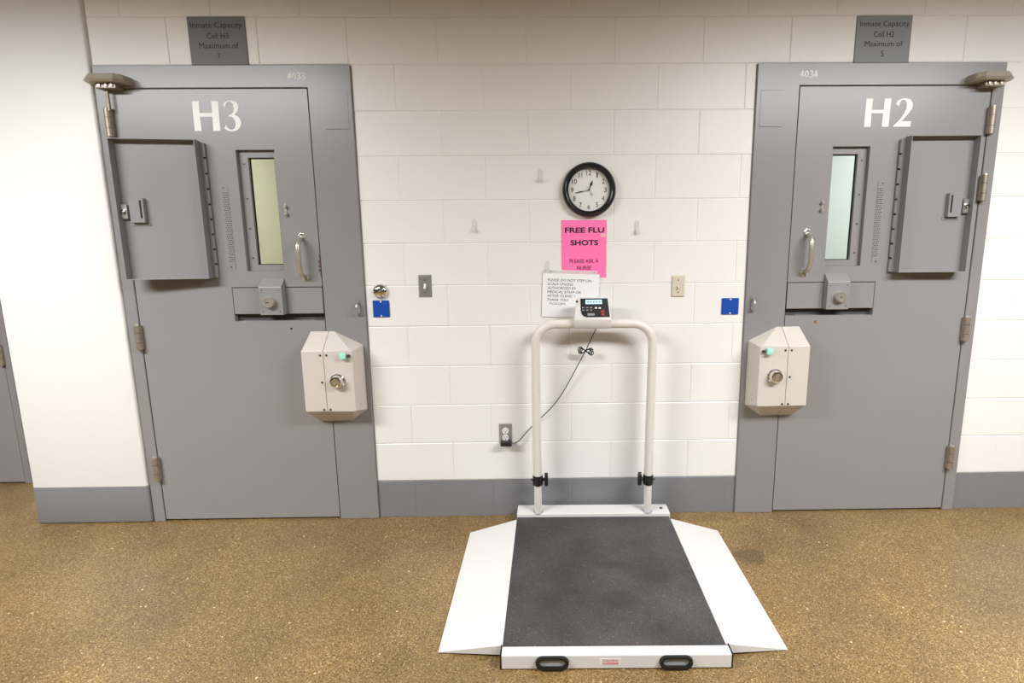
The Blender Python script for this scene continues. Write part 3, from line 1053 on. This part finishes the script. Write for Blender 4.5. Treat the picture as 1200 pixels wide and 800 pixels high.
# ------------------------------------------------------------------ clear adhesive hooks
def hook(x, z0, z1, label):
    t = empty('adhesive_hook', (x, -0.001, z0))
    tag(t, label, 'hook', 'clear adhesive hooks on the white blocks')
    h = z1 - z0
    w_ = 0.0105
    pl = [(-w_, 0.004), (-w_ + 0.004, 0), (w_ - 0.004, 0), (w_, 0.004), (w_, h * 0.8), (w_ * 0.5, h), (-w_ * 0.5, h), (-w_, h * 0.8)]
    MB().prism_y(pl, -0.004, -0.0002).build('hook_plate', 'hook', t, bevel=0.001)
    pts = catmull([(0, -0.004, h * 0.42), (0, -0.009, h * 0.25), (0, -0.016, h * 0.14), (0, -0.022, h * 0.22), (0, -0.024, h * 0.42)], 5)
    MB().tube(pts, 0.0038, 8).build('hook_arm', 'hook', t, smooth=True)


hook(0.058, 1.705, 1.770, 'clear adhesive hook left of the clock on the white wall')
hook(-0.262, 1.471, 1.537, 'clear adhesive hook alone on a block near the steel switch plate')
hook(0.5255, 1.456, 1.526, 'clear adhesive hook between the pink notice and the ivory switch')
hook(0.087, 1.277, 1.337, 'clear adhesive hook just above the white notice')

# ------------------------------------------------------------------ wall devices
ks = MB().lathe([(0.0375, 0.0005), (0.0375, 0.004), (0.034, 0.012), (0.026, 0.020), (0.014, 0.025), (0.0, 0.026)], (0, 0, 0), n=40)
k0 = empty('key_switch', (-0.7315, -0.001, 1.1935))
tag(k0, 'round chrome dome switch above the blue plate by H3', 'switch')
ks.build('dome', 'chrome', k0, smooth=True)
MB().box(-0.003, 0.020, -0.0285, -0.020, -0.003, 0.003).build('lever', 'steel', k0, bevel=0.001, xf=Matrix.Rotation(math.radians(-28), 4, 'Y'))


def blue_plate(x0, x1, z0, z1, label):
    t = empty('blue_plate', ((x0 + x1) / 2, -0.001, z0))
    tag(t, label, 'plate', 'blue plastic plates beside the doors')
    hw, h = (x1 - x0) / 2, z1 - z0
    MB().box(-hw, hw, -0.006, -0.0003, 0, h).build('plate_body', 'blue', t, bevel=0.0015)
    for z in (0.006, h - 0.006):
        MB().lathe([(0.004, 0), (0.004, 0.0012), (0, 0.0018)], (0, -0.006, z), n=12).build('screw', 'whitepl', t)


blue_plate(-0.7725, -0.6925, 1.066, 1.1485, 'square blue plastic plate under the chrome dome by H3')
blue_plate(0.955, 1.039, 1.062, 1.1435, 'square blue plastic plate beside the H2 door frame')


def switch(x0, x1, z0, z1, mat, tog, label):
    t = empty('light_switch', ((x0 + x1) / 2, -0.001, z0))
    tag(t, label, 'switch', 'toggle switches on the white wall')
    hw, h = (x1 - x0) / 2, z1 - z0
    MB().hull([(-hw, -0.0003, 0), (hw, -0.0003, 0), (hw, -0.0003, h), (-hw, -0.0003, h)],
              [(-hw + 0.006, -0.0065, 0.006), (hw - 0.006, -0.0065, 0.006), (hw - 0.006, -0.0065, h - 0.006), (-hw + 0.006, -0.0065, h - 0.006)]).build('switch_plate', mat, t, bevel=0.0008)
    MB().box(-0.0055, 0.0055, -0.0075, -0.0064, h / 2 - 0.0125, h / 2 + 0.0125).build('toggle_slot', tog, t)
    MB().prism_x([(-0.0072, h / 2 - 0.006), (-0.018, h / 2 - 0.014), (-0.019, h / 2 - 0.007), (-0.0072, h / 2 + 0.006)], -0.0042, 0.0042).build('toggle', tog, t, bevel=0.0008)
    for z in (h / 2 - 0.030, h / 2 + 0.030):
        MB().lathe([(0.0035, 0), (0.003, 0.0012), (0, 0.0012)], (0, -0.0065, z), n=10).build('screw', 'screw', t)


switch(-0.5445, -0.4795, 1.1605, 1.2725, 'steel', 'whitepl', 'brushed steel toggle switch plate right of the chrome dome')
switch(0.700, 0.7665, 1.1505, 1.2590, 'ivory', 'ivory', 'ivory toggle switch plate between the notices and the blue plate')

ot = empty('power_outlet', (-0.134, -0.001, 0.3975))
tag(ot, 'steel wall outlet with white sockets above the grey base', 'outlet')
hw, h = 0.0335, 0.110
MB().hull([(-hw, -0.0003, 0), (hw, -0.0003, 0), (hw, -0.0003, h), (-hw, -0.0003, h)],
          [(-hw + 0.004, -0.006, 0.004), (hw - 0.004, -0.006, 0.004), (hw - 0.004, -0.006, h - 0.004), (-hw + 0.004, -0.006, h - 0.004)]).build('outlet_plate', 'steel', ot, bevel=0.0008)
for z in (0.073, 0.036):
    sk = MB().lathe([(0.0168, 0), (0.0168, 0.002), (0.0, 0.0022)], (0, -0.0058, z), n=24).build('socket', 'whitepl', ot)
    MB().box(-0.0075, -0.005, -0.0086, -0.0078, z, z + 0.008).build('slot', 'seam', sk)
    MB().box(0.005, 0.0075, -0.0086, -0.0078, z, z + 0.007).build('slot', 'seam', sk)
    MB().lathe([(0.003, 0), (0.003, 0.001), (0, 0.001)], (0, -0.0078, z - 0.008), n=8).build('slot', 'seam', sk)



# ------------------------------------------------------------------ wheelchair scale
S = empty('floor_scale', (0.308, -0.122, 0), -0.0145)
tag(S, 'white platform scale with grey rubber deck, ramps and tall handrail', 'scale')
ZT = 0.053
HW = 0.384
MB().box(-HW, HW, -0.858, 0.0, 0.006, ZT - 0.004).build('deck_frame', 'scale', S, bevel=0.002)
MB().box(-HW + 0.001, HW - 0.001, -0.856, -0.001, ZT - 0.0038, ZT).build('rubber_mat', 'rubber', S, bevel=0.001)
# rear beam carrying the rail
rb = MB().box(-HW - 0.001, HW + 0.006, 0.0005, 0.094, 0.004, 0.069).build('rear_beam', 'scale', S, bevel=0.004, segs=2)
MB().lathe([(0.0085, 0.0), (0.0085, 0.0015), (0.004, 0.001), (0, 0.001)], (HW - 0.030, 0.050, 0.069), axis=(0, 0, 1), n=16).build('screw', 'screw', rb)
# front beam with two hand grips and the warning label
fb = MB().box(-HW - 0.001, HW + 0.006, -0.900, -0.8585, 0.003, ZT + 0.003).build('front_beam', 'scale', S, bevel=0.004, segs=2)
for sx in (-1, 1):
    MB().box(sx * (HW + (0.002 if sx < 0 else 0.0065)), sx * (HW + (0.006 if sx < 0 else 0.0105)), -0.899, -0.850, 0.002, ZT + 0.002).build('end_cap', 'black', fb)


def stadium(cx, cz, a, b_, n=10):
    pts = []
    for i in range(n + 1):
        t = -PI / 2 + PI * i / n
        pts.append((cx + a - b_ + b_ * math.cos(t), cz + b_ * math.sin(t)))
    for i in range(n + 1):
        t = PI / 2 + PI * i / n
        pts.append((cx - a + b_ + b_ * math.cos(t), cz + b_ * math.sin(t)))
    return pts


for cx in (-0.214, 0.202):
    o_, i_ = stadium(cx, 0.0295, 0.057, 0.0245), stadium(cx, 0.0305, 0.043, 0.013)
    n = len(o_)
    y0, y1, y2, y3 = -0.9002, -0.909, -0.9085, -0.9035
    vs = [(x, y0, z) for x, z in o_] + [(x * 0.97 + cx * 0.03, y1, z * 0.97 + 0.0009) for x, z in o_] + [(x, y2, z) for x, z in i_] + [(x, y3, z) for x, z in i_]
    fs = [(r * n + i, r * n + (i + 1) % n, (r + 1) * n + (i + 1) % n, (r + 1) * n + i) for r in range(3) for i in range(n)]
    hg = MB().add(vs, fs).build('hand_grip', 'black', fb, smooth=True)
    MB().prism_y(stadium(cx, 0.0305, 0.0428, 0.0128), -0.9028, -0.9004).build('grip_recess', 'handlehole', fb)
lb = MB().box(-0.055, 0.018, -0.9008, -0.9002, 0.019, 0.043).build('warning_label', 'whitepl', fb)
words('lettering', 'WARNING', -0.046, 0.009, 0.030, 0.040, -0.9011, 'inkr', fb)
for q in range(2):
    MB().box(-0.046, 0.009, -0.9012, -0.9010, 0.0215 + q * 0.004, 0.0235 + q * 0.004).build('print_line', 'inkr', fb)
# side ramps
for sx in (-1, 1):
    xi = sx * (HW + (0.0005 if sx < 0 else 0.0015))
    xo = sx * (HW + 0.231)
    top = [(xi, -0.020, ZT - 0.002), (xo, -0.055, 0.004), (xo, -0.822, 0.004), (xi, -0.8475, ZT - 0.002)]
    bot = [(xi, -0.020, 0.012), (xo, -0.055, 0.001), (xo, -0.822, 0.001), (xi, -0.8475, 0.012)]
    MB().hull(bot, top).build('ramp', 'scale', S, bevel=0.0012)
# rubber feet
for fx in (-0.33, 0.33):
    for fy in (-0.82, 0.03):
        MB().cyl((fx, fy, 0.0), (fx, fy, 0.008), 0.022, 16).build('foot', 'black', S)
# handrail
px, py = 0.278, 0.022
RZ = 1.036
for sx in (-1, 1):
    MB().cyl((sx * px, py, 0.066), (sx * px, py, 0.30), 0.0190, 24).build('post', 'rail', S, smooth=True)
    MB().lathe([(0.026, 0), (0.0245, 0.003), (0.0192, 0.004)], (sx * px, py, 0.0692), axis=(0, 0, 1), n=24).build('post_socket', 'handlehole', S, smooth=True)
pts = [(-px, py, 0.246)]
zc = RZ - 0.10
pts += [(-px - 0.003, py, z) for z in (0.4, 0.6, 0.8)]
pts += [(-px - 0.003 + 0.10 * (1 - math.cos(a)), py, zc + 0.10 * math.sin(a)) for a in [PI / 2 * i / 10 for i in range(11)]]
pts += [(px + 0.007 - 0.10 * (1 - math.cos(a)), py, zc + 0.10 * math.sin(a)) for a in [PI / 2 * (10 - i) / 10 for i in range(11)]]
pts += [(px + 0.005, py, 0.8), (px + 0.003, py, 0.6), (px + 0.001, py, 0.4), (px, py, 0.246)]
MB().tube(pts, 0.0218, 24).build('handrail', 'rail', S, smooth=True)
for sx in (-1, 1):
    c = MB().cyl((sx * px, py, 0.217), (sx * px, py, 0.268), 0.0255, 24)
    c = c.build('clamp_collar', 'black', S, bevel=0.003, segs=2, smooth=True)
    MB().cyl((sx * (px - 0.024), py - 0.004, 0.246), (sx * (px - 0.034), py - 0.004, 0.246), 0.009, 12).build('clamp_stem', 'black', c, smooth=True)
    MB().prism_x([(py - 0.004 + 0.016 * math.cos(t), 0.246 + 0.036 * math.sin(t)) for t in [2 * PI * i / 20 for i in range(20)]], sx * (px - 0.034), sx * (px - 0.052)).build('clamp_knob', 'black', c, bevel=0.004, segs=2, smooth=True)
    MB().cyl((sx * (px + 0.024), py - 0.004, 0.246), (sx * (px + 0.034), py - 0.004, 0.246), 0.006, 10).build('clamp_bolt', 'screw', c)

# display head on the rail (rail frame: x right, y back)
DX = -0.008
Dh = empty('display_head', (DX, py, RZ))
Dh.parent = S
hb, ht_ = 0.0885, 0.0725
lo = [(-hb, -0.034), (hb, -0.034), (hb, 0.028), (-hb, 0.028)]
rings = [[(-0.084, -0.028, -0.020), (0.084, -0.028, -0.020), (0.084, 0.026, -0.020), (-0.084, 0.026, -0.020)],
         [(-hb, -0.040, 0.000), (hb, -0.040, 0.000), (hb, 0.028, 0.0), (-hb, 0.028, 0.0)],
         [(-hb, -0.046, 0.026), (hb, -0.046, 0.026), (hb, 0.028, 0.030), (-hb, 0.028, 0.030)],
         [(-ht_, -0.006, 0.130), (ht_, -0.006, 0.130), (ht_ , 0.028, 0.122), (-ht_, 0.028, 0.122)]]
m = MB()
vs = [p for r in rings for p in r]
fs = [(0, 1, 2, 3), (12, 13, 14, 15)] + [(r * 4 + i, r * 4 + (i + 1) % 4, r * 4 + 4 + (i + 1) % 4, r * 4 + 4 + i) for r in range(3) for i in range(4)]
m.add(vs, fs)
m.build('display_housing', 'scale', Dh, bevel=0.005, segs=2, smooth=True)


def fp(x, t, lift=0.0012):
    """point on the sloping face: t = 0 bottom, 1 top"""
    p0, p1 = Vector((0, -0.046, 0.026)), Vector((0, -0.006, 0.130))
    n = Vector((0, -(p1.z - p0.z), (p1.y - p0.y))).normalized()
    p = p0.lerp(p1, t) + n * lift
    return (x, p.y, p.z)


def face_poly(name, pl, mat, lift, parent):
    return MB().hull([fp(x, t, lift) for x, t in pl], [fp(x, t, lift - 0.001) for x, t in pl]).build(name, mat, parent)


pan = face_poly('keypad_panel', [(-0.030, 0.115), (0.080, 0.115), (0.071, 0.93), (-0.058, 0.93), (-0.0565, 0.40), (-0.053, 0.25), (-0.044, 0.155)], 'black', 0.0022, Dh)
face_poly('lcd_screen', [(-0.034, 0.68), (0.045, 0.68), (0.0435, 0.87), (-0.034, 0.87)], 'lcd', 0.0032, Dh)
for q in range(5):
    x = -0.026 + q * 0.0135
    face_poly('lcd_digit', [(x, 0.74), (x + 0.008, 0.74), (x + 0.008, 0.80), (x, 0.80)], 'inkg', 0.0036, Dh)
for r, t in enumerate((0.50, 0.39)):
    for q in range(3):
        x = -0.050 + q * 0.0185
        face_poly('key', [(x, t), (x + 0.010, t), (x + 0.010, t + 0.05), (x, t + 0.05)], 'inkg', 0.0034, Dh)
for (x, t, k) in ((0.010, 0.48, 'whitepl'), (0.028, 0.47, 'whitepl'), (0.039, 0.33, 'inkr'), (0.040, 0.20, 'inkr')):
    face_poly('key', [(x, t), (x + 0.010, t), (x + 0.010, t + 0.07), (x, t + 0.07)], k, 0.0034, Dh)
face_poly('nameplate', [(-0.026, 0.18), (0.008, 0.18), (0.008, 0.28), (-0.026, 0.28)], 'inkg', 0.0032, Dh)
face_poly('red_line', [(0.0525, 0.12), (0.0545, 0.12), (0.0535, 0.46), (0.0515, 0.46)], 'inkr', 0.0032, Dh)
MB().lathe([(0.006, 0), (0.005, 0.003), (0, 0.003)], fp(-0.074, 0.80, 0.0004), axis=(0, -1, 0.3), n=10).build('side_port', 'seam', Dh)

# power cord: one thing hanging from display to adapter
path = [(0.321, -0.085, 1.010), (0.312, -0.070, 0.985), (0.290, -0.05, 0.930), (0.274, -0.045, 0.893), (0.245, -0.035, 0.835), (0.205, -0.028, 0.755), (0.160, -0.022, 0.672), (0.118, -0.02, 0.612), (0.074, -0.016, 0.563),
        (0.030, -0.012, 0.52), (-0.020, -0.014, 0.468), (-0.055, -0.02, 0.430), (-0.078, -0.026, 0.414), (-0.099, -0.028, 0.410)]
SI = (Matrix.Translation(S.location) @ Matrix.Rotation(-0.0145, 4, 'Z')).inverted()
cd = MB().tube(catmull(path, 6), 0.0024, 8).build('power_cord', 'black', S, smooth=True, xf=SI)
for q in range(5):
    a = math.radians(-14 + q * 9)
    rx = 0.024 + 0.0075 * ((q * 3) % 5) / 2
    lp = []
    for i in range(17):
        t = 2 * PI * i / 16
        x = (rx + 0.003 * math.cos(t)) * math.sin(t)
        z = 0.010 * math.sin(2 * t) * (1 + 0.15 * q)
        lp.append((0.274 + x * math.cos(a) - z * math.sin(a), -0.048 - 0.0012 * q, 0.893 + x * math.sin(a) * -0.8 + z * math.cos(a)))
    MB().tube(catmull(lp[:-1], 4, closed=True) + [Vector(lp[0])], 0.0022, 7).build('cord_loop', 'black', cd, smooth=True, xf=SI)
MB().cyl((0.268, -0.05, 0.893), (0.280, -0.05, 0.893), 0.0065, 10).build('cord_tie', 'black', cd, xf=SI)
MB().box(-0.158, -0.101, -0.047, -0.0115, 0.400, 0.4215).build('power_adapter', 'black', cd, bevel=0.003, segs=2, xf=SI)
